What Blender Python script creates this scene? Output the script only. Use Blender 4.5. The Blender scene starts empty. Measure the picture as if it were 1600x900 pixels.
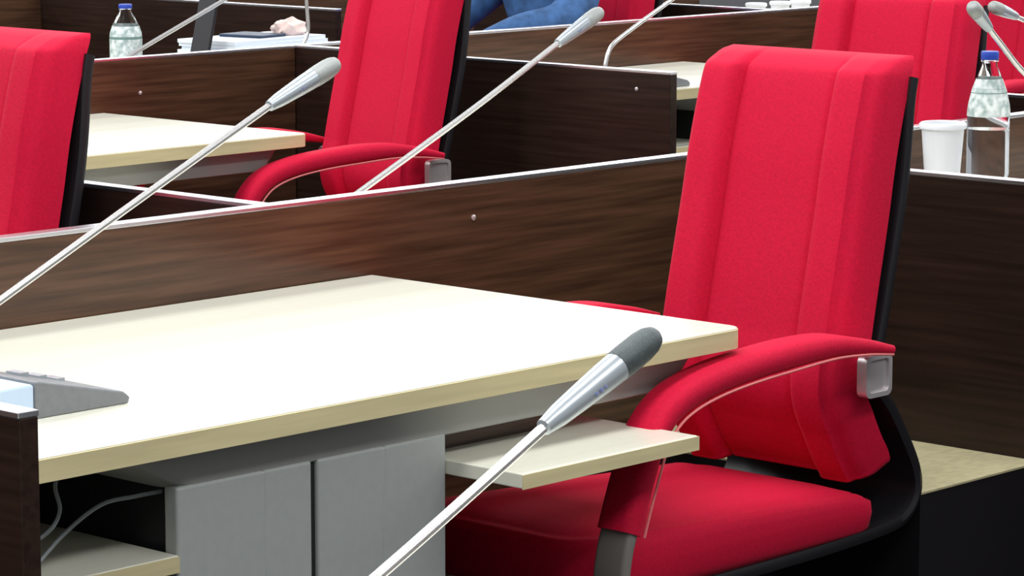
import bpy, bmesh, math, random
from mathutils import Vector, Matrix
random.seed(7)
R = math.radians
scene = bpy.context.scene
C = scene.collection

# ------------------------------------------------------------------ camera
# the hall is laid out on a grid: X runs across the seat blocks (towards the aisle
# where the photographer stands), Y runs from the front of the hall to the back
cam_d = bpy.data.cameras.new('camera')
cam = bpy.data.objects.new('camera', cam_d); C.objects.link(cam)
cam_d.sensor_width = 36.0
cam_d.lens = 5000.0/1600*36.0
cam_d.clip_end = 200
cam.location = (0, 0, 1.65)
cam.rotation_euler = (R(90)-math.atan(750/5000.0), 0, R(43))
scene.camera = cam

# ------------------------------------------------------------------ light
w = bpy.data.worlds.new('hall_light'); scene.world = w; w.use_nodes = True
w.node_tree.nodes['Background'].inputs[0].default_value = (0.93, 0.96, 1.0, 1)
w.node_tree.nodes['Background'].inputs[1].default_value = 0.36

def area(name, loc, sx, sy, power, col=(.97, .985, 1.0)):
    d = bpy.data.lights.new(name, 'AREA'); d.shape = 'RECTANGLE'; d.size = sx; d.size_y = sy
    d.energy = power; d.color = col
    o = bpy.data.objects.new(name, d); C.objects.link(o); o.location = loc
    return o
# rows of long ceiling luminaires over the whole chamber
for lx in (1, -3, -7, -11, -15, -19, -23):
    for ly in (2, 14, 26):
        area('ceiling_light', (lx, ly, 5.2), 1.2, 9.0, 240)

vs = scene.view_settings
vs.view_transform = 'Standard'; vs.look = 'None'; vs.gamma = 1.0; vs.exposure = 0.22
vs.use_curve_mapping = False

# ------------------------------------------------------------------ materials
def mat(name, col, rough=.5, metal=0.0, noise=0.0, nscale=(30, 30, 30), bump=0.0, coat=0.0,
        trans=0.0, ior=1.45, sheen=0.0, col2=None, detail=4, spec=.5, coords='Object'):
    m = bpy.data.materials.new(name); m.use_nodes = True
    nt = m.node_tree; b = nt.nodes['Principled BSDF']
    b.inputs['Base Color'].default_value = (*col, 1)
    b.inputs['Roughness'].default_value = rough
    b.inputs['Metallic'].default_value = metal
    b.inputs['Coat Weight'].default_value = coat
    b.inputs['Coat Roughness'].default_value = .12
    b.inputs['Transmission Weight'].default_value = trans
    b.inputs['IOR'].default_value = ior
    b.inputs['Specular IOR Level'].default_value = spec
    if sheen:
        b.inputs['Sheen Weight'].default_value = sheen
        b.inputs['Sheen Roughness'].default_value = .4
        b.inputs['Sheen Tint'].default_value = (*[min(1, c*1.0+.25) for c in col], 1)
    if noise or bump:
        tc = nt.nodes.new('ShaderNodeTexCoord'); mp = nt.nodes.new('ShaderNodeMapping')
        mp.inputs['Scale'].default_value = nscale
        nt.links.new(tc.outputs[coords], mp.inputs['Vector'])
        nz = nt.nodes.new('ShaderNodeTexNoise'); nz.inputs['Detail'].default_value = detail
        nz.inputs['Scale'].default_value = 1.0
        nt.links.new(mp.outputs[0], nz.inputs['Vector'])
        if noise:
            c2 = col2 or tuple(max(0, c*(1-noise)) for c in col)
            rp = nt.nodes.new('ShaderNodeValToRGB')
            rp.color_ramp.elements[0].position = .32; rp.color_ramp.elements[1].position = .68
            rp.color_ramp.elements[0].color = (*c2, 1); rp.color_ramp.elements[1].color = (*col, 1)
            nt.links.new(nz.outputs['Fac'], rp.inputs[0])
            nt.links.new(rp.outputs[0], b.inputs['Base Color'])
        if bump:
            bp = nt.nodes.new('ShaderNodeBump'); bp.inputs['Strength'].default_value = bump
            bp.inputs['Distance'].default_value = .002
            nt.links.new(nz.outputs['Fac'], bp.inputs['Height'])
            nt.links.new(bp.outputs[0], b.inputs['Normal'])
    return m

M = {}
M['wood_a'] = mat('dark_wenge_veneer_lit', (.105, .050, .027), .24, noise=.55, nscale=(70, 3.0, 70), bump=.08)  # lighter copy: light bounced off the desks is in the colour
M['wood_b'] = mat('dark_wenge_veneer_cross_shaded', (.034, .017, .012), .30, noise=.5, nscale=(3.0, 70, 70), bump=.08, spec=.3)  # same veneer for the cross panels, their shade put into the colour
M['trim'] = mat('brushed_aluminium_trim', (.80, .80, .84), .28, metal=1.0)
M['screw'] = mat('screw_cap_metal', (.75, .68, .68), .3, metal=.6)
M['red'] = mat('crimson_chair_fabric', (.62, .005, .040), .75, noise=.15, nscale=(160, 160, 160), bump=.25, sheen=.12, spec=.2)
M['black'] = mat('black_plastic_shell', (.012, .011, .013), .38)
M['greyplastic'] = mat('grey_plastic_arm_support', (.21, .19, .17), .4)
M['bracket'] = mat('satin_steel_bracket', (.62, .58, .58), .36, metal=.55)
M['laminate'] = mat('pale_maple_laminate', (.80, .785, .66), .24, noise=.04, nscale=(40, 2, 40), ior=1.65)
M['edge'] = mat('maple_edge_band', (.72, .62, .35), .42, noise=.16, nscale=(60, 4, 60))
M['grey'] = mat('grey_metal_pedestal', (.42, .44, .42), .42, noise=.05, nscale=(60, 60, 60))
M['apron'] = mat('grey_metal_apron', (.34, .34, .32), .38)
M['gap'] = mat('black_joint_strip', (.012, .014, .014), .6)
M['chrome'] = mat('silver_gooseneck', (.72, .70, .68), .26, metal=.75)
M['michead'] = mat('silver_grey_mic_head', (.46, .50, .53), .30, metal=.55)
M['mesh'] = mat('dark_grey_mic_grille', (.10, .12, .12), .42, noise=.5, nscale=(900, 900, 900), bump=.3, metal=.3)
M['ring'] = mat('blue_grey_printed_mark', (.14, .17, .32), .4)
M['meshlight'] = mat('light_grey_mic_grille', (.42, .44, .42), .42, noise=.3, nscale=(900, 900, 900), bump=.3, metal=.3)
M['piping'] = mat('highlit_red_piping', (.80, .20, .20), .6)  # red paled to carry the highlight on the arm rim
M['unit'] = mat('grey_unit_plastic', (.20, .21, .22), .35, noise=.1, nscale=(80, 80, 80))
M['unitlight'] = mat('pale_blue_unit_panel', (.55, .68, .85), .25)
M['cable'] = mat('grey_cable_sheath', (.22, .24, .25), .5)
M['pet'] = mat('clear_plastic', (.97, .98, 1.0), .06, trans=1.0, ior=1.2)
M['water'] = mat('water', (.98, .99, 1.0), .02, trans=1.0, ior=1.1)
M['cap'] = mat('blue_bottle_cap', (.02, .06, .42), .4)
M['label'] = mat('white_green_bottle_label', (.80, .84, .82), .4, noise=.6, nscale=(70, 70, 60), col2=(.32, .42, .40), detail=1)
M['labelband'] = mat('green_grey_label_stripe', (.16, .26, .23), .4)
M['cup'] = mat('white_plastic_cup', (.78, .79, .82), .3)
M['paper'] = mat('white_paper', (.80, .86, .95), .6)
M['tissue'] = mat('pale_pink_tissue', (.85, .66, .60), .8)
M['navy'] = mat('dark_navy_cover', (.012, .03, .07), .4)
M['denim'] = mat('blue_denim', (.055, .15, .36), .85, noise=.45, nscale=(22, 22, 22), bump=.3)
M['trousers'] = mat('dark_trousers', (.012, .014, .022), .8)
M['skin'] = mat('skin', (.48, .27, .18), .55)
M['hair'] = mat('dark_hair', (.015, .011, .009), .6)
M['shoe'] = mat('black_shoe', (.01, .01, .01), .35)
M['carpet'] = mat('charcoal_carpet', (.020, .019, .022), .95, noise=.5, nscale=(90, 90, 90), bump=.5)
M['plinth'] = mat('speckled_maple_board_shaded', (.52, .46, .27), .6, noise=.2, nscale=(60, 30, 60))  # maple toned down, the shade behind the chair is in the colour

# ------------------------------------------------------------------ helpers
def link(o, parent=None):
    C.objects.link(o)
    if parent is not None: o.parent = parent
    return o
def obj(name, bm, m, parent=None, smooth=True, angle=35, bevel=0.0, bseg=2):
    bmesh.ops.recalc_face_normals(bm, faces=bm.faces[:])
    me = bpy.data.meshes.new(name); bm.to_mesh(me); bm.free()
    me.materials.append(M[m] if isinstance(m, str) else m)
    o = bpy.data.objects.new(name, me); link(o, parent)
    if bevel:
        md = o.modifiers.new('bevel', 'BEVEL'); md.width = bevel; md.segments = bseg; md.limit_method = 'ANGLE'; md.angle_limit = R(40)
    if smooth:
        me.shade_smooth()
        try: me.set_sharp_from_angle(angle=R(angle))
        except Exception: pass
    return o
def tag(o, label, cat, group=None, kind=None):
    o['label'] = label; o['category'] = cat
    if group: o['group'] = group
    if kind: o['kind'] = kind
    return o
def thing(name, label, cat, loc=(0, 0, 0), rz=0.0, group=None):
    o = bpy.data.objects.new(name, None); C.objects.link(o); o.empty_display_size = .1
    o.location = loc; o.rotation_euler = (0, 0, rz)
    return tag(o, label, cat, group)
def copy_tree(o, parent=None):
    c = o.copy(); C.objects.link(c)
    if parent is not None: c.parent = parent
    for ch in list(o.children): copy_tree(ch, c)
    return c
def box(bm, x0, x1, y0, y1, z0, z1):
    vs_ = [bm.verts.new(p) for p in ((x0,y0,z0),(x1,y0,z0),(x1,y1,z0),(x0,y1,z0),(x0,y0,z1),(x1,y0,z1),(x1,y1,z1),(x0,y1,z1))]
    for f in ((0,3,2,1),(4,5,6,7),(0,1,5,4),(1,2,6,5),(2,3,7,6),(3,0,4,7)): bm.faces.new([vs_[i] for i in f])
def boxes(*bs):
    bm = bmesh.new()
    for b in bs: box(bm, *b)
    return bm
def loft(bm, rings, cap=True, closed=True):
    vr = [[bm.verts.new(p) for p in r] for r in rings]
    n = len(vr[0])
    for a, b in zip(vr, vr[1:]):
        for i in range(n if closed else n-1):
            j = (i+1) % n
            bm.faces.new((a[i], a[j], b[j], b[i]))
    if cap:
        bm.faces.new(list(reversed(vr[0]))); bm.faces.new(vr[-1])
    return vr
def catmull(pts, n=6):
    P = [Vector(p) for p in pts]; P = [P[0]*2-P[1]] + P + [P[-1]*2-P[-2]]
    out = []
    for i in range(1, len(P)-2):
        p0, p1, p2, p3 = P[i-1:i+3]
        for k in range(n):
            t = k/n
            out.append(.5*((2*p1)+(p2-p0)*t+(2*p0-5*p1+4*p2-p3)*t*t+(3*p1-p0-3*p2+p3)*t**3))
    out.append(P[-2]); return out
def tube(bm, pts, rad, n=10, cap=True):
    P = [Vector(p) for p in pts]; rings = []
    up = None
    for i, p in enumerate(P):
        d = (P[min(i+1, len(P)-1)]-P[max(i-1, 0)]).normalized()
        if up is None:
            up = Vector((0, 0, 1)) if abs(d.z) < .9 else Vector((1, 0, 0))
        a = d.cross(up).normalized(); up = a.cross(d).normalized()
        r = rad[i] if isinstance(rad, (list, tuple)) else rad
        rings.append([p+a*r*math.cos(2*math.pi*k/n)+up*r*math.sin(2*math.pi*k/n) for k in range(n)])
    loft(bm, rings, cap)
def lathe(bm, prof, n=20, c=(0, 0, 0)):
    loft(bm, [[(c[0]+r*math.cos(2*math.pi*k/n), c[1]+r*math.sin(2*math.pi*k/n), c[2]+z) for k in range(n)] for r, z in prof])
def rrect(x0, x1, y0, y1, r, n=5):
    """rounded rectangle outline; r is one radius or (x1y0, x1y1, x0y1, x0y0)"""
    rs = r if isinstance(r, (list, tuple)) else (r,)*4
    out = []
    for (cx, cy, a0), rr in zip(((x1, y0, -90), (x1, y1, 0), (x0, y1, 90), (x0, y0, 180)), rs):
        rr = max(rr, 1e-4)
        mx = cx-rr if cx == x1 else cx+rr; my = cy-rr if cy == y1 else cy+rr
        for k in range(n+1):
            a = R(a0+90*k/n); out.append((mx+rr*math.cos(a), my+rr*math.sin(a)))
    return out

# ------------------------------------------------------------------ grid of the hall
A1, A2, A3, A0 = -4.415, -7.39, -10.36, -1.44     # long spines of the seat blocks
ZP, ZD = .91, .75                                  # partition top, desk top
PT = .03

# ------------------------------------------------------------------ floor
fl = obj('floor', boxes((-40, 16, -8, 40, -.1, 0)), 'carpet', smooth=False); fl['kind'] = 'structure'

# ------------------------------------------------------------------ partitions
def part_A(a, v0, v1, label, ztop=ZP, screws=()):
    t = thing('desk_partition', label, 'partition', (a, (v0+v1)/2, 0), 0, 'dark partitions between the desks')
    h = (v1-v0)/2
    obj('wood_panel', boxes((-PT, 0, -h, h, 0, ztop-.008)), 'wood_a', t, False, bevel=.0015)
    obj('edge_trim', boxes((-PT-.0015, .0015, -h, h, ztop-.008, ztop)), 'trim', t, False, bevel=.001)
    for (y, z) in screws:
        bm = bmesh.new(); lathe(bm, [(.0, -.001), (.006, -.001), (.006, .002), (.003, .0035), (0, .0035)], 10)
        bmesh.ops.rotate(bm, verts=bm.verts[:], cent=(0, 0, 0), matrix=Matrix.Rotation(R(90), 3, 'Y'))
        bmesh.ops.translate(bm, verts=bm.verts[:], vec=(0, y-(v0+v1)/2, z))
        obj('screw_cap', bm, 'screw', t)
    return t
def part_B(v, u0, u1, label, ztop=ZP, zbot=0.0, screws=(), face=-1):
    t = thing('desk_partition', label, 'partition', ((u0+u1)/2, v, 0), 0, 'dark partitions between the desks')
    h = (u1-u0)/2
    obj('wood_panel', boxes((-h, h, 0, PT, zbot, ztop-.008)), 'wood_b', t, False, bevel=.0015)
    obj('edge_trim', boxes((-h, h, -.0015, PT+.0015, ztop-.008, ztop)), 'trim', t, False, bevel=.001)
    for (x, z) in screws:
        bm = bmesh.new(); lathe(bm, [(.0, -.001), (.006, -.001), (.006, .002), (.003, .0035), (0, .0035)], 10)
        bmesh.ops.rotate(bm, verts=bm.verts[:], cent=(0, 0, 0), matrix=Matrix.Rotation(R(90), 3, 'X'))
        bmesh.ops.translate(bm, verts=bm.verts[:], vec=(x-(u0+u1)/2, 0, z))
        obj('screw_cap', bm, 'screw', t)
    return t
part_A(A1, -.6, 5.36, 'long dark wood partition with silver top edge running behind the large pale desk', screws=((4.62, .835),))
part_A(A1, 5.395, 9.2, 'dark wood partition behind the large clear bottle and white cup')
part_A(A2, 3.2, 6.92, 'dark wood partition with silver top edge below the small clear bottle and papers', screws=((6.28, .80),))
part_A(A2, 6.96, 12.2, 'long brown wood partition in front of the person in blue denim')
part_A(A3, 4.0, 12.5, 'farthest long dark wood partition, behind the small clear bottle')
part_A(A0, -.2, 2.75, 'dark wood partition on the aisle desk carrying the large silver microphone')
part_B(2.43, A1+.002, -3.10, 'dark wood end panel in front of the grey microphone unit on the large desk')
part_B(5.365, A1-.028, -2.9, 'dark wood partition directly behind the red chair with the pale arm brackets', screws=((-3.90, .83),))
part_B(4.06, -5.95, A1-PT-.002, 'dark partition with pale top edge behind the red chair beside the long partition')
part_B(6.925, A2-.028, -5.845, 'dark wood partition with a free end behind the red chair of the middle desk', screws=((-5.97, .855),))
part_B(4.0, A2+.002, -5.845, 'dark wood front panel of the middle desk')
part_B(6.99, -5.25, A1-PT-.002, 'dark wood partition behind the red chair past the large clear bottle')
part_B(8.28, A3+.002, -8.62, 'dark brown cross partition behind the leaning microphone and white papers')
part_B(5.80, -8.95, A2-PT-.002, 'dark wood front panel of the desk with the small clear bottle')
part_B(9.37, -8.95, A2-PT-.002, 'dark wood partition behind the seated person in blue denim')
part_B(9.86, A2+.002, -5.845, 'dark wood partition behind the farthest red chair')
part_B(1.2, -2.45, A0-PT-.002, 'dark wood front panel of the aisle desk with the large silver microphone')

# low maple topped plinth behind the near chair
t = thing('low_plinth', 'low plinth with pale maple top on the floor behind the red chair', 'plinth', (-3.97, 5.16, 0))
obj('body', boxes((-.40, .427, -.207, .203, 0, .341)), 'black', t, False)  # black stands in for wood lying in shade
obj('top_board', boxes((-.402, .428, -.208, .204, .341, .345)), 'plinth', t, False)
bm = bmesh.new(); tube(bm, catmull([(.165, .02, .352), (.195, .03, .350), (.212, .03, .362), (.205, .03, .380), (.185, .03, .385), (.178, .03, .378)], 5), .0065, 8)
obj('cable_stub', bm, 'labelband', t)

# ------------------------------------------------------------------ desks
def outline_slab(bm, pts, z0, z1):
    loft(bm, [[(x, y, z0) for x, y in pts], [(x, y, z1) for x, y in pts]])
def desk(a, v0, v1, label, side=1, width=.94, trays=True, ped=.592):
    """a: spine it stands against; side=+1 towards the aisle, -1 on the far side"""
    t = thing('desk', label, 'desk', (a, v0, 0), 0, 'pale desks of the seat blocks')
    L = v1-v0
    def X(x0, x1):
        p = (x0*side, x1*side); return min(p), max(p)
    gapx = .004 if side > 0 else PT+.004
    x0, x1 = X(gapx, width)
    near = width
    rs = (.004, .035, .004, .004) if side > 0 else (.004, .004, .035, .004)
    bm = bmesh.new(); outline_slab(bm, rrect(x0+.002, x1-.002, .004+.002, L-.002, rs, 5), ZD-.034, ZD)
    obj('tabletop', bm, 'laminate', t, angle=30)
    # edge band: a ring round the slab
    bm = bmesh.new()
    o_ = rrect(x0, x1, .004, L, [r+.002 for r in rs], 5); i_ = rrect(x0+.0019, x1-.0019, .004+.0019, L-.0019, rs, 5)
    zb, zt = ZD-.036, ZD-.0012
    rings = [[(x, y, z) for x, y in pts] for pts, z in ((i_, zb), (o_, zb+.001), (o_, zt-.001), (i_, zt))]
    loft(bm, rings, cap=False)
    obj('edge_band', bm, 'edge', t, angle=50)
    # apron: a hull shaped beam below the top
    zb, zt = .650, ZD-.036
    ya0, ya1, yb0, yb1 = ped-.122, L-.05, ped-.002, L-.10
    bm = bmesh.new()
    xa, xb = X(near-.36, near-.052)
    xa2, xb2 = X(near-.33, near-.058)
    loft(bm, [rrect3(xa, xb, ya0, ya1, .05, zt), rrect3(xa2, xb2, yb0, yb1, .05, zb)])
    obj('apron', bm, 'apron', t, angle=40, bevel=.003)
    # pedestal: rounded shell of separate folded panels with a black joint
    px0, px1 = X(.30, near-.055)
    yc0, yc1 = ped, ped+.573
    ym = (yc0+yc1)/2-.005
    fx = px1 if side > 0 else px0
    s = side
    def panel(name, ya, yb, fold):
        bm = bmesh.new()
        d = .004
        pts = [(fx-s*.03, ya), (fx, ya), (fx, fold-d), (fx-s*.0025, fold), (fx, fold+d), (fx, yb), (fx-s*.03, yb)]
        loft(bm, [[(x, y, .02) for x, y in pts], [(x, y, zb+.004) for x, y in pts]])
        return obj(name, bm, 'grey', t, False, bevel=.007, bseg=3)
    panel('pedestal_panel', yc0, ym-.006, yc0+(ym-yc0)*.62)
    panel('pedestal_panel', ym+.006, yc1, ym+(yc1-ym)*.52)
    j0, j1 = min(fx-s*.40, fx-s*.031), max(fx-s*.40, fx-s*.031)
    obj('pedestal_core', boxes((j0, j1, yc0+.012, yc1-.012, .02, zb+.003)), 'gap', t, False)
    j0, j1 = min(fx-s*.030, fx-s*.007), max(fx-s*.030, fx-s*.007)
    obj('pedestal_joint', boxes((j0, j1, ym-.0058, ym+.0058, .02, zb+.003)), 'gap', t, False)
    f0, f1 = min(fx-s*.42, fx+s*.01), max(fx-s*.42, fx+s*.01)
    obj('foot_plate', boxes((f0, f1, yc0-.03, yc1+.03, 0, .02)), 'apron', t, False, bevel=.004)
    if trays and yc1+.45 < L:
        # pull-out tray towards the chair
        a0, a1 = X(.50, near+.11)
        tr = obj('tray', boxes((a0, a1, yc1+.002, yc1+.435, .586, .61)), 'laminate', t, False, bevel=.002)
        e0, e1 = X(near+.1101, near+.1121)
        obj('edge_band', boxes((e0, e1, yc1+.002, yc1+.437, .585, .6085)), 'edge', tr, False)
        e0, e1 = X(.50, near+.1100)
        obj('edge_band', boxes((e0, e1, yc1+.4352, yc1+.437, .585, .6085)), 'edge', tr, False)
        for xx in (.56, .80):
            r0, r1 = X(xx, xx+.02)
            obj('tray_runner', boxes((r0, r1, yc1+.01, yc1+.335, .6102, zb+.02)), 'wood_a', t, False)
    if trays:
        a0, a1 = X(.40, near-.05)
        sh = obj('shelf', boxes((a0, a1, .03, yc0-.002, .528, .553)), 'laminate', t, False, bevel=.002)
        e0, e1 = X(near-.0499, near-.0479)
        obj('edge_band', boxes((e0, e1, .03, yc0-.002, .527, .5515)), 'edge', sh, False)
        a0, a1 = X(.36, .385)
        obj('modesty_panel', boxes((a0, a1, .03, L-.46, .06, zb+.02)), 'wood_a', t, False)
    return t
def rrect3(x0, x1, y0, y1, r, z): return [(x, y, z) for x, y in rrect(x0, x1, y0, y1, r)]
desk(A1, 2.465, 4.33, 'large pale desk with grey pedestal and a pull-out tray, partly over the red seat')
desk(A2, 4.035, 6.135, 'pale desk beside the red chair, beyond the long dark partition', width=.90)
desk(A2, 6.96, 8.82, 'pale desk behind the free-ended dark partition, with a curved microphone', width=.73, ped=1.25)
desk(A1, 5.40, 7.25, 'pale desk carrying the large clear bottle and white cup')
desk(A1, 4.095, 5.90, 'pale desk hidden behind the long dark partition, carrying a silver microphone', side=-1)
desk(A2, 5.835, 7.70, 'pale desk carrying the small clear bottle and white papers', side=-1)
desk(A2, 9.405, 11.2, 'pale desk beyond the person in blue denim, carrying white cups', side=-1)
desk(A0, 1.235, 2.72, 'pale aisle desk carrying the large silver microphone', side=-1, trays=False)

# loose cables below the large desk
def cable(pts, label):
    bm = bmesh.new(); base = Vector(pts[0])
    tube(bm, [p-base for p in catmull(pts, 6)], .0032, 6)
    o = obj('cable', bm, 'cable'); o.location = base
    return tag(o, label, 'cable')
cable([(-3.60, 2.90, .709), (-3.575, 2.865, .68), (-3.56, 2.86, .645), (-3.575, 2.84, .61), (-3.63, 2.79, .575), (-3.70, 2.70, .5562)], 'grey cable looping down to the shelf below the large desk')
cable([(-3.60, 2.84, .5562), (-3.60, 2.90, .60), (-3.60, 2.97, .632), (-3.58, 3.02, .640), (-3.575, 3.066, .641)], 'thin grey cable rising to the pedestal below the large desk')

# ------------------------------------------------------------------ chair
def smoothstep(a, b, x):
    t = max(0, min(1, (x-a)/(b-a))); return t*t*(3-2*t)
REAR = [(.470, 1.190), (.443, 1.125), (.408, 1.0), (.384, .885), (.350, .735), (.334, .66), (.318, .585), (.345, .53), (.375, .48), (.398, .450), (.414, .420)]
SHELL = [(.458, 1.150), (.448, 1.10), (.430, .94), (.383, .73), (.356, .62), (.366, .570), (.402, .53), (.446, .468), (.486, .400), (.492, .350), (.460, .312), (.398, .297), (.22, .288), (0, .285), (-.20, .285)]
def make_chair(label, group):
    t = thing('office_chair', label, 'chair', (0, 0, 0), 0, group)
    # backrest cushion -------------------------------------------------
    rear = catmull([(0, y, z) for y, z in REAR], 12)
    n = len(rear); hw = .228; TH = .075
    rings = []
    for i, p in enumerate(rear):
        s = i/(n-1)
        tt = min(1, math.sqrt(max(0, 1-(1-min(1, s/.070))**2)))*min(1, math.sqrt(max(0, 1-(1-min(1, (1-s)/.05))**2)))
        th = TH*(.12+.88*tt)
        ww = hw*(1-.035*(1-tt)) + .006*math.sin(s*math.pi)
        a = rear[max(i-1, 0)]; b = rear[min(i+1, n-1)]
        d = (b-a).normalized(); nrm = Vector((0, d.z, -d.y)).normalized()   # points to the front
        if nrm.y > 0: nrm = -nrm
        nrm = nrm.lerp(Vector((0, -1, 0)), 1-smoothstep(.02, .16, s)).normalized()
        ring = []
        NX = 61
        for k in range(NX):           # front face with two sewn channels
            x = -1+2*k/(NX-1)
            edge = max(0, (abs(x)-.86)/.14)
            prof = th*(1-.20*edge**3)
            wing = .022*smoothstep(.42, .62, abs(x))*tt
            groove = (.014*math.exp(-((abs(x)-.50)/.030)**2)+.008*math.exp(-((abs(x)-.91)/.022)**2))*tt
            ring.append(Vector((x*ww*.96, p.y, p.z))+nrm*(prof+wing*(1-edge)-groove))
        for k in range(3):
            x = 1-2*(k/2); ring.append(Vector((x*ww*.985, p.y, p.z)))
        rings.append(ring)
    bm = bmesh.new(); loft(bm, rings)
    obj('backrest', bm, 'red', t, angle=42)
    # black shell: one bent sheet from the head to below the seat -------
    sp = catmull([(0, y, z) for y, z in SHELL], 5)
    rings = []; n = len(sp)
    for i, p in enumerate(sp):
        d = (sp[min(i+1, n-1)]-sp[max(i-1, 0)]).normalized(); nrm = Vector((0, -d.z, d.y))
        w2 = .232; q = .011
        rings.append([p+Vector((x, 0, 0))+nrm*h for x, h in ((-w2, q), (-w2-.004, 0), (-w2, -q), (w2, -q), (w2+.004, 0), (w2, q))])
    bm = bmesh.new(); loft(bm, rings)
    obj('back_shell', bm, 'black', t, angle=40)
    # seat -----------------------------------------------------------
    bm = bmesh.new(); rings = []
    for z, ins in ((.290, .035), (.296, .012), (.315, .002), (.35, -.002), (.378, .0), (.392, .005), (.400, .013), (.403, .021), (.4015, .025), (.405, .031), (.411, .07), (.415, .14), (.416, .22)):
        pts = rrect(-.236+ins, .236-ins, -.452+ins, .375-ins, [max(.012, .11-ins*.45), max(.012, .06-ins*.2), max(.012, .06-ins*.2), max(.012, .11-ins*.45)], 7)
        rings.append([(x, y, z-.012*(z-.29)/.11-(.05*y*(z-.29)/.11)-(.012*smoothstep(-.34, -.46, y)+.012*smoothstep(.30, .375, y) if z > .38 else 0)) for x, y in pts])
    loft(bm, rings)
    obj('seat', bm, 'red', t, angle=60)
    # arms ------------------------------------------------------------
    for s in (-1, 1):
        cx = s*.283
        red = catmull([(cx, .285, .664), (cx, .20, .680), (cx, .09, .690), (cx, -.09, .683), (cx, -.23, .667), (cx, -.32, .640), (cx, -.372, .597), (cx, -.395, .55), (cx, -.420, .49), (cx, -.440, .437)], 5)
        gr = catmull([(cx, -.4395, .438), (cx, -.452, .40), (cx, -.458, .35), (cx, -.44, .30), (cx, -.38, .268), (cx-s*.03, -.25, .262), (cx-s*.12, -.10, .262)], 5)
        for nm, path, m_, hwid, hth in (('arm_pad', red, 'red', .040, .024), ('arm_support', gr, 'greyplastic', .036, .012)):
            rings = []; n = len(path)
            for i, p in enumerate(path):
                d = (path[min(i+1, n-1)]-path[max(i-1, 0)]); d.x = 0; d.normalize(); nrm = Vector((0, -d.z, d.y))
                q = hth
                if nm == 'arm_pad':
                    e = i/(n-1); q = hth*(.35+.65*min(1, e/.28))
                ring = []
                for (px, ph) in rrect(-hwid, hwid, -q, q, q*.8, 3):
                    ring.append(p+Vector((px, 0, 0))+nrm*ph)
                rings.append(ring)
            bm = bmesh.new(); loft(bm, rings)
            o = obj(nm, bm, m_, t, angle=50)
            if nm == 'arm_pad':
                # welt along the lower outer edge, highlight painted into its colour
                bm = bmesh.new()
                tp = []
                for i, p in enumerate(path):
                    d = (path[min(i+1, n-1)]-path[max(i-1, 0)]); d.x = 0; d.normalize(); nrm = Vector((0, -d.z, d.y))
                    if nrm.z < 0 or (nrm.z == 0 and nrm.y < 0): pass
                    q = hth*(.35+.65*min(1, (i/(n-1))/.28))
                    tp.append(p+Vector((s*(hwid-.003), 0, 0))-nrm*(-q if False else q)*WSIGN)
                tube(bm, tp, .0026, 6)
                obj('piping', bm, 'piping', o)
        # bracket: rounded square plate joining arm and shell
        bm = bmesh.new()
        pts = rrect(.272, .352, .566, .646, .014, 4)
        x0, x1 = sorted((s*.246, s*.262))
        loft(bm, [[(x0, y, z) for y, z in pts], [(x1, y, z) for y, z in pts]])
        br = obj('arm_bracket', bm, 'bracket', t, angle=40)
        bm = bmesh.new()
        outer = rrect(.272, .352, .566, .646, .014, 4); inner = rrect(.281, .343, .575, .637, .010, 4)
        xa, xb = s*.2621, s*.268
        rings = [[(x, y, z) for y, z in pl] for pl, x in ((inner, xa), (inner, xb), (outer, xb), (outer, xa))]
        loft(bm, rings, cap=False)
        obj('bracket_rim', bm, 'bracket', br, angle=40)
        obj('bracket_tab', boxes((min(s*.225, s*.2462), max(s*.225, s*.2462),   .30, .36, .575, .625)), 'bracket', br, False)
    # base ------------------------------------------------------------
    bm = bmesh.new(); lathe(bm, [(0, .10), (.028, .10), (.028, .20), (.020, .20), (.020, .27), (.09, .272), (.09, .286), (0, .286)], 16, (0, -.02, 0))
    obj('gas_column', bm, 'black', t)
    bs = bpy.data.objects.new('star_base', bpy.data.meshes.new('star_base'))
    bm = bmesh.new()
    for k in range(5):
        a = R(90+72*k+18); d = Vector((math.cos(a), math.sin(a), 0)); c = Vector((0, -.02, 0))
        tube(bm, [c+d*.02+Vector((0, 0, .115)), c+d*.15+Vector((0, 0, .098)), c+d*.28+Vector((0, 0, .074))], [.026, .021, .014], 8)
    o = obj('star_base', bm, 'black', t)
    for k in range(5):
        a = R(90+72*k+18); d = Vector((math.cos(a), math.sin(a), 0)); p = Vector((0, -.02, 0))+d*.28
        bm = bmesh.new()
        side = Vector((-d.y, d.x, 0))
        for q in (-1, 1):
            cc = p+side*.014*q+Vector((0, 0, .028))
            tube(bm, [cc-side*.009, cc-side*.007, cc+side*.007, cc+side*.009], [.022, .028, .028, .022], 12)
        tube(bm, [p+Vector((0, 0, .03)), p+Vector((0, 0, .068))], .007, 6)
        obj('caster', bm, 'black', o)
    return t
WSIGN = -1
GROUP = 'red high-backed office chairs'
def put(ch, u, v, rz, label):
    ch.location = (u, v, 0); ch.rotation_euler = (0, 0, R(rz)); ch['label'] = label
    return ch
chair = make_chair('chair', GROUP)
put(chair, -3.765, 4.44, 0, 'red high-backed chair tucked under the large desk with the pull-out tray')
put(copy_tree(chair), -6.72, 6.30, -7, 'red high-backed chair at the middle desk, its arm above the long dark partition')
LEFT = put(copy_tree(chair), -5.10, 3.555, 0, 'red high-backed chair just past the long dark partition, in front of a pale-edged partition')
LEFT.scale.z = 1.02      # gas lift set a little higher
put(copy_tree(chair), -4.86, 6.33, 8, 'red high-backed chair standing behind the large clear bottle and white cup')
put(copy_tree(chair), -6.60, 9.32, 0, 'farthest red high-backed chair, behind two silver microphone heads')
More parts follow.
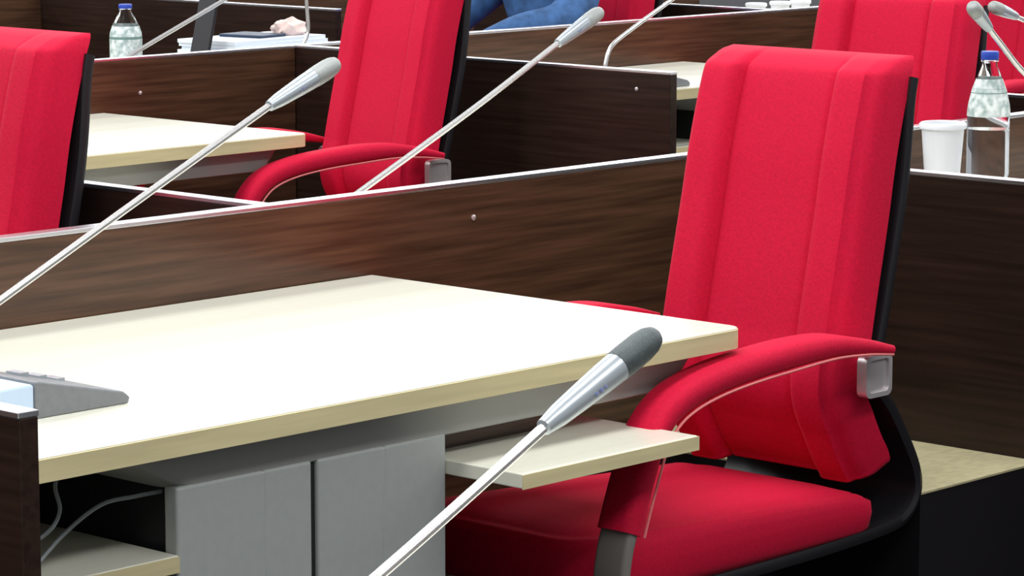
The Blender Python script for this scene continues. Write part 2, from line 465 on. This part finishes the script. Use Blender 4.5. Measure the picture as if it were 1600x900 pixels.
put(copy_tree(chair), -8.05, 8.78, 0, 'red high-backed chair with the person in blue denim seated on it')

# ------------------------------------------------------------------ microphones
MICG = 'gooseneck microphones on the desks'
def mic(label, unit, path, head, hr=.016, sr=.0062, grille='meshlight'):
    """unit: centre of the base body on the desk; path: stem points; head: (start, end)"""
    t = thing('gooseneck_microphone', label, 'microphone', unit, 0, MICG)
    U = Vector(unit)
    # wedge shaped base unit, high at the front, low towards the chair
    bm = bmesh.new()
    prof = [(.010, 0), (.19, 0), (.193, .010), (.180, .020), (.020, .056), (.010, .056)]
    loft(bm, [[(x, y, z) for y, z in prof] for x in (-.09, .09)])
    b = obj('base_unit', bm, 'unit', t, False, bevel=.003)
    bm = bmesh.new()
    prof = [(-.17, 0), (.0095, 0), (.0095, .052), (.0, .054), (-.15, .050), (-.17, .044)]
    loft(bm, [[(x, y, z) for y, z in prof] for x in (-.088, .088)])
    obj('microphone_socket_block', bm, 'unitlight', b, False, bevel=.004)
    for k in range(3):
        y0 = .065+k*.035; z0 = .054-(y0-.045)*.034/.135
        obj('button', boxes((-.05, -.015, y0, y0+.016, z0-.006, z0+.001)), 'michead', b, False)
    pts = [Vector(p)-U for p in path]
    cp = catmull(pts, 6)
    bm = bmesh.new(); tube(bm, cp, sr, 10); g = obj('gooseneck', bm, 'chrome', t)
    bm = bmesh.new(); lathe(bm, [(0, 0), (.016, 0), (.016, .012), (.010, .020), (0, .020)], 14, tuple(pts[0]-Vector((0, 0, .012))))
    obj('socket', bm, 'unit', t)
    h0 = Vector(head[0])-U; h1 = Vector(head[1])-U; d = h1-h0
    def seg(name, spec, m, parent):
        bm = bmesh.new(); tube(bm, [h0+d*s for s, r in spec], [max(1e-4, r*hr) for s, r in spec], 16); return obj(name, bm, m, parent, angle=50)
    hd = seg('mic_head', [(-.04, sr/hr*1.02), (-.03, sr/hr*1.5), (.0, sr/hr*1.6), (.10, .72), (.30, .84), (.50, .94), (.62, .97), (.62, .9)], 'michead', t)
    seg('grille', [(.615, .93), (.63, 1.0), (.72, 1.02), (.84, 1.0), (.92, .90), (.97, .70), (.995, .40), (1.0, .01)], grille, hd)
    # small printed mark on the side of the head
    q = h0+d*.40; ax = d.normalized(); sd = ax.cross(Vector((0, 0, 1))).normalized()
    for k, (la, wd) in enumerate(((-.008, .0022), (-.002, .003), (.004, .0022))):
        bm = bmesh.new(); c_ = q+ax*la+(sd*.93+ax.cross(sd)*-.0)*hr*.90
        tube(bm, [c_-ax*.002, c_, c_+ax*.002], [wd*.6, wd, wd*.6], 6); obj('printed_mark', bm, 'ring', hd)
    return t

mic('silver microphone on the large desk, its head in front of the middle red chair', (-3.80, 2.93, ZD),
    [(-3.80, 2.80, .80), (-3.80, 2.815, .845), (-3.80, 2.87, .883), (-3.80, 2.948, .9185), (-3.80, 3.20, 1.036), (-3.80, 3.513, 1.180)],
    ((-3.80, 3.505, 1.176), (-3.80, 3.655, 1.236)), hr=.0165, sr=.0060)
mic('silver microphone rising behind the long dark partition towards the denim-clad person', (-4.90, 4.66, ZD),
    [(-4.90, 4.53, .80), (-4.90, 4.55, .805), (-4.90, 4.64, .785), (-4.90, 4.72, .812), (-4.90, 4.80, .845), (-4.90, 5.129, .989), (-4.90, 5.42, 1.125)],
    ((-4.90, 5.412, 1.121), (-4.90, 5.558, 1.187)), hr=.0175, sr=.0068)
mic('largest silver microphone, dark grey head in front of the desk by the red chair', (-1.80, 1.56, ZD),
    [(-1.80, 1.43, .80), (-1.80, 1.44, .86), (-1.80, 1.50, .915), (-1.80, 1.60, .960), (-1.80, 1.771, 1.036), (-1.80, 1.868, 1.081), (-1.80, 1.982, 1.1355)],
    ((-1.80, 1.974, 1.132), (-1.80, 2.117, 1.193)), hr=.0142, sr=.0050, grille='mesh')
mic('silver microphone with a curved neck behind the free-ended dark partition', (-6.80, 7.86, ZD),
    [(-6.80, 7.73, .80), (-6.80, 7.735, .84), (-6.80, 7.765, .893), (-6.80, 7.87, .945), (-6.80, 8.045, 1.02), (-6.80, 8.30, 1.13)],
    ((-6.80, 8.30, 1.13), (-6.80, 8.44, 1.19)), hr=.017, sr=.0068)
mic('silver microphone leaning beside the small clear bottle', (-7.80, 6.66, ZD),
    [(-7.80, 6.53, .80), (-7.80, 6.55, .85), (-7.80, 6.64, .894), (-7.80, 6.99, 1.032), (-7.80, 7.20, 1.12)],
    ((-7.80, 7.20, 1.12), (-7.80, 7.34, 1.18)), hr=.017, sr=.0070)
mic('upright thin silver microphone beside the white papers', (-7.75, 7.36, ZD),
    [(-7.75, 7.23, .80), (-7.75, 7.29, .87), (-7.75, 7.318, .92), (-7.75, 7.312, 1.02), (-7.75, 7.32, 1.12)],
    ((-7.75, 7.32, 1.12), (-7.75, 7.35, 1.25)), hr=.016, sr=.0062)
mic('silver microphone bending over the neck of the large clear bottle', (-4.05, 6.40, ZD),
    [(-4.05, 6.27, .80), (-4.05, 6.265, .87), (-4.05, 6.20, .975), (-4.05, 6.03, 1.061), (-4.05, 5.93, 1.135), (-4.05, 5.875, 1.178)],
    ((-4.05, 5.885, 1.170), (-4.05, 5.815, 1.225)), hr=.0165, sr=.0065)
mic('silver microphone in front of the farthest red chair', (-4.62, 7.55, ZD),
    [(-4.62, 7.42, .80), (-4.62, 7.40, .90), (-4.62, 7.25, 1.03), (-4.62, 6.90, 1.108), (-4.62, 6.82, 1.130)],
    ((-4.62, 6.83, 1.127), (-4.62, 6.72, 1.158)), hr=.0165, sr=.0065)
desk(A1, 7.03, 8.80, 'pale desk behind the red chair past the large clear bottle, carrying a bent microphone', side=-1)

# ------------------------------------------------------------------ bottles and cups
def bottle(label, loc, h, r, label_z):
    t = thing('water_bottle', label, 'bottle', loc, 0, 'clear plastic water bottles')
    prof = [(0, .004), (r*.80, 0), (r*.97, .010), (r, .03), (r, h*.20), (r*.95, h*.22), (r, h*.24), (r, h*.60), (r*.97, h*.66),
            (r*.80, h*.76), (r*.52, h*.86), (r*.36, h*.91), (r*.34, h*.935), (r*.42, h*.937), (r*.42, h*.945), (r*.34, h*.947), (r*.34, h*.965), (0, h*.966)]
    bm = bmesh.new(); lathe(bm, prof, 24); obj('body', bm, 'pet', t, angle=40)
    k = .955
    wp = [(0, .008)]+[(max(0, q*k-.001), max(.006, z)) for q, z in prof[1:9] if z < h*.55]+[(r*k, h*.52), (0, h*.52)]
    bm = bmesh.new(); lathe(bm, wp, 24); obj('water', bm, 'water', t, angle=40)
    cr = r*.42
    bm = bmesh.new(); lathe(bm, [(cr*.96, h*.948), (cr, h*.952), (cr, h*.992), (cr*.92, h), (0, h)], 20); obj('cap', bm, 'cap', t, angle=40)
    z0, z1 = label_z
    bm = bmesh.new()
    def rad(z):
        z *= h
        for (r_a, z_a), (r_b, z_b) in zip(prof, prof[1:]):
            if z_a <= z <= z_b and z_b > z_a: return r_a+(r_b-r_a)*(z-z_a)/(z_b-z_a)
        return r
    zs = [z0+(z1-z0)*k/10 for k in range(11)]
    loft(bm, [[(q*math.cos(2*math.pi*k/28), q*math.sin(2*math.pi*k/28), z) for k in range(28)] for q, z in
              [(rad(z0)*1.004, h*z0)]+[(rad(z)*1.004+.0006, h*z) for z in zs]+[(rad(z1)*1.004, h*z1)]], cap=False)
    lb = obj('bottle_label', bm, 'label', t, angle=40)
    bm = bmesh.new(); zm = z0+(z1-z0)*.62
    loft(bm, [[(q*math.cos(2*math.pi*k/28), q*math.sin(2*math.pi*k/28), z) for k in range(28)] for q, z in
              ((rad(zm)*1.013, h*zm), (rad(zm)*1.022, h*zm), (rad(zm+.03)*1.022, h*(zm+.03)), (rad(zm+.03)*1.013, h*(zm+.03)))], cap=False)
    obj('label_stripe', bm, 'labelband', lb, angle=40)
    return t
bottle('large clear water bottle with blue cap beside the white cup', (-4.10, 5.965, ZD), .362, .048, (.60, .83))
bottle('small clear water bottle with pale label and blue cap, beside the leaning microphone', (-8.00, 6.742, ZD), .272, .052, (.34, .74))
def cup(label, loc, h, r0, r1, group=None):
    t = thing('plastic_cup', label, 'cup', loc, 0, group)
    bm = bmesh.new()
    lathe(bm, [(0, 0), (r0, 0), (r1, h), (r1-.002, h), (r0-.002, .004), (0, .004)], 24)
    obj('body', bm, 'cup', t, angle=50)
    bm = bmesh.new()
    loft(bm, [[(q*math.cos(2*math.pi*k/24), q*math.sin(2*math.pi*k/24), z) for k in range(24)] for q, z in
              ((r1-.001, h-.014), (r1+.004, h-.012), (r1+.005, h-.002), (r1, h+.002), (r1-.002, h))], cap=False)
    obj('rim', bm, 'cup', t, angle=60)
    return t
cup('tall white plastic cup beside the large clear bottle', (-4.27, 6.03, ZD), .185, .036, .050)
for v in (9.78, 9.93, 10.06): cup('small white cup on the desk beyond the denim-clad person', (-7.82, v, ZD), .148, .028, .038, 'white cups in a row')

# papers, folder and tissue on the desk with the small bottle
def sheet_stack(label, loc, sx, sy, n, rz):
    t = thing('document_stack', label, 'papers', loc, R(rz))
    for k in range(n):
        a = random.uniform(-.03, .03); dx = random.uniform(-.006, .006); c, s = math.cos(a), math.sin(a)
        bm = boxes((-sx/2, sx/2, -sy/2, sy/2, k*.012, k*.012+.0118))
        bmesh.ops.rotate(bm, verts=bm.verts[:], cent=(0, 0, 0), matrix=Matrix.Rotation(a, 3, 'Z'))
        bmesh.ops.translate(bm, verts=bm.verts[:], vec=(dx, dx, 0))
        obj('booklet', bm, 'paper', t, False)
    return t
sheet_stack('stack of white booklets below a dark folder on the desk with the small bottle', (-8.06, 7.36, ZD), .26, .46, 11, 4)
o = obj('folder', boxes((-.09, .09, -.07, .07, 0, .010)), 'navy', None, False, bevel=.003)
o.location = (-8.07, 7.36, ZD+.1322); o.rotation_euler = (0, 0, R(9)); tag(o, 'dark navy folder lying on the stack of white booklets', 'folder')
bm = bmesh.new(); bmesh.ops.create_icosphere(bm, subdivisions=3, radius=1.0)
for v_ in bm.verts:
    k = 1+.22*math.sin(7*v_.co.x+3*v_.co.y)*math.cos(6*v_.co.z+2*v_.co.x)+random.uniform(-.07, .07)
    v_.co = Vector((v_.co.x*.05*k, v_.co.y*.065*k, max(-.022, v_.co.z*.034*k)))
bmesh.ops.translate(bm, verts=bm.verts[:], vec=(0, 0, .022))
o = obj('crumpled_tissue', bm, 'tissue', None, True, 60); o.location = (-8.04, 7.50, ZD+.1325)
tag(o, 'crumpled pale pink tissue beside the dark folder', 'tissue')
# black monitor-like tablet leaning behind the booklets
t = thing('tablet', 'black tablet propped upright on a stand beside the white booklets', 'tablet', (-7.98, 7.02, ZD))
bm = boxes((-.045, .045, -.006, .006, 0, .30)); bmesh.ops.rotate(bm, verts=bm.verts[:], cent=(0, 0, 0), matrix=Matrix.Rotation(R(-14), 3, 'X')); bmesh.ops.translate(bm, verts=bm.verts[:], vec=(0, 0, .004))
obj('body', bm, 'black', t, False, bevel=.004)
bm = boxes((-.04, .04, .0, .10, 0, .006)); obj('stand', bm, 'black', t, False)
# small grey remote on the desk behind the free-ended partition
o = obj('remote_control', boxes((-.03, .03, -.08, .08, 0, .018)), 'unit', None, False, bevel=.005)
o.location = (-6.66, 8.35, ZD); tag(o, 'small grey remote control on the desk behind the free-ended partition', 'remote')

# ------------------------------------------------------------------ person in blue denim
def skin_body(name, verts, edges, radii, m, parent, root=0, sub=2):
    me = bpy.data.meshes.new(name); me.from_pydata(verts, edges, [])
    o = bpy.data.objects.new(name, me); link(o, parent)
    md = o.modifiers.new('skin', 'SKIN'); md.use_smooth_shade = True
    if not me.skin_vertices: me.skin_vertices.new()
    for i, r in enumerate(radii):
        sv = me.skin_vertices[0].data[i]
        sv.radius = r if isinstance(r, tuple) else (r, r); sv.use_root = (i == root)
    ms = o.modifiers.new('sub', 'SUBSURF'); ms.levels = sub; ms.render_levels = sub
    me.materials.append(M[m] if isinstance(m, str) else m)
    return o
P = thing('person', 'person in a blue denim jacket seated with folded forearms', 'person', (-8.05, 8.80, 0))
# one continuous body: pelvis, spine, arms folded in front of the belly, legs on the floor
V = [(0, .06, .53), (0, .06, .72), (0, .03, .92), (0, .0, 1.06), (0, -.03, 1.16), (0, -.045, 1.24)]
E_ = [(0, 1), (1, 2), (2, 3), (3, 4), (4, 5)]
Rd = [(.17, .13), (.165, .13), (.175, .125), (.16, .10), (.065, .06), (.055, .055)]
for s in (-1, 1):
    b = len(V)
    V += [(s*.18, .0, 1.05), (s*.25, -.06, .96), (s*.27, -.20, .875), (s*.22, -.36, .850), (s*.15, -.50, .80), (s*.12, -.56, .765)]
    E_ += [(3, b), (b, b+1), (b+1, b+2), (b+2, b+3), (b+3, b+4), (b+4, b+5)]
    Rd += [.085, .082, .080, .076, .056, .036]
    b = len(V)
    V += [(s*.10, -.02, .515), (s*.13, -.25, .515), (s*.13, -.42, .50), (s*.13, -.42, .28), (s*.13, -.40, .09), (s*.14, -.50, .045)]
    E_ += [(0, b), (b, b+1), (b+1, b+2), (b+2, b+3), (b+3, b+4), (b+4, b+5)]
    Rd += [.095, .085, .070, .058, .042, .036]
body = skin_body('body', V, E_, Rd, 'denim', P)
# head with face, hair
bm = bmesh.new(); bmesh.ops.create_uvsphere(bm, u_segments=24, v_segments=16, radius=1)
for v_ in bm.verts:
    x, y, z = v_.co
    jaw = 1-.25*smoothstep(0, -1, z)
    v_.co = Vector((x*.078*jaw, y*.098*(1-.12*smoothstep(0, -1, z))-.012*smoothstep(-.2, -1, z), z*.118))
    if y < -.6: v_.co.y += -.016*math.exp(-((x/.16)**2+((z+.12)/.22)**2)) + .010*math.exp(-(((abs(x)-.38)/.16)**2+((z-.06)/.14)**2))
bmesh.ops.translate(bm, verts=bm.verts[:], vec=(0, -.08, 1.345))
hd = obj('head', bm, 'skin', P, angle=80)
bm = bmesh.new(); bmesh.ops.create_uvsphere(bm, u_segments=24, v_segments=16, radius=1)
for v_ in bm.verts:
    x, y, z = v_.co
    v_.co = Vector((x*.086, y*.106, z*.124))
    if y < -.1 and z < .55: v_.co *= .88
    if z < -.35: v_.co *= .86
bmesh.ops.translate(bm, verts=bm.verts[:], vec=(0, -.068, 1.357)); obj('hair', bm, 'hair', P, angle=80)
for s in (-1, 1):
    bm = bmesh.new(); bmesh.ops.create_uvsphere(bm, u_segments=10, v_segments=8, radius=.010); bmesh.ops.translate(bm, verts=bm.verts[:], vec=(s*.030, -.166, 1.353)); obj('eye', bm, 'hair', hd)
    bm = bmesh.new(); bmesh.ops.create_uvsphere(bm, u_segments=10, v_segments=8, radius=1)
    for v_ in bm.verts: v_.co = Vector((v_.co.x*.010+s*.080, v_.co.y*.018-.075, v_.co.z*.032+1.340))
    obj('ear', bm, 'skin', hd)
bm = bmesh.new(); bmesh.ops.create_uvsphere(bm, u_segments=12, v_segments=8, radius=1)
for v_ in bm.verts: v_.co = Vector((v_.co.x*.024, v_.co.y*.008-.172, v_.co.z*.007+1.283))
obj('mouth', bm, 'tissue', hd)
bm = bmesh.new(); tube(bm, [(0, -.03, 1.14), (0, -.045, 1.20), (0, -.06, 1.29)], [.062, .057, .058], 16); obj('neck', bm, 'skin', P)
# hands: palm with four bent fingers and a thumb, resting on the opposite forearm
def hand(base, dirv, s, up):
    d = Vector(dirv).normalized(); upv = Vector(up); side = d.cross(upv).normalized()
    b = Vector(base); V = [b-d*.03, b, b+d*.055]; E_ = [(0, 1), (1, 2)]; Rr = [.026, (.036, .018), (.038, .016)]
    for k, ln in enumerate((.070, .080, .075, .058)):
        q = b+d*.062+side*(-.027+.018*k); i = len(V)
        V += [q, q+d*ln*.5-upv*.006, q+d*ln*.85-upv*.026]; E_ += [(2, i), (i, i+1), (i+1, i+2)]; Rr += [.0095, .0085, .0075]
    i = len(V); q = b+d*.012-side*.030
    V += [q, q-side*.022+d*.030, q-side*.024+d*.058-upv*.010]; E_ += [(1, i), (i, i+1), (i+1, i+2)]; Rr += [.012, .0105, .009]
    return skin_body('hand', [tuple(v) for v in V], E_, Rr, 'skin', P, 1, 2)
for s in (-1, 1): hand((s*.115, -.57, .760), (-s*.45, -.85, -.35), s, (0, -.38, .92))
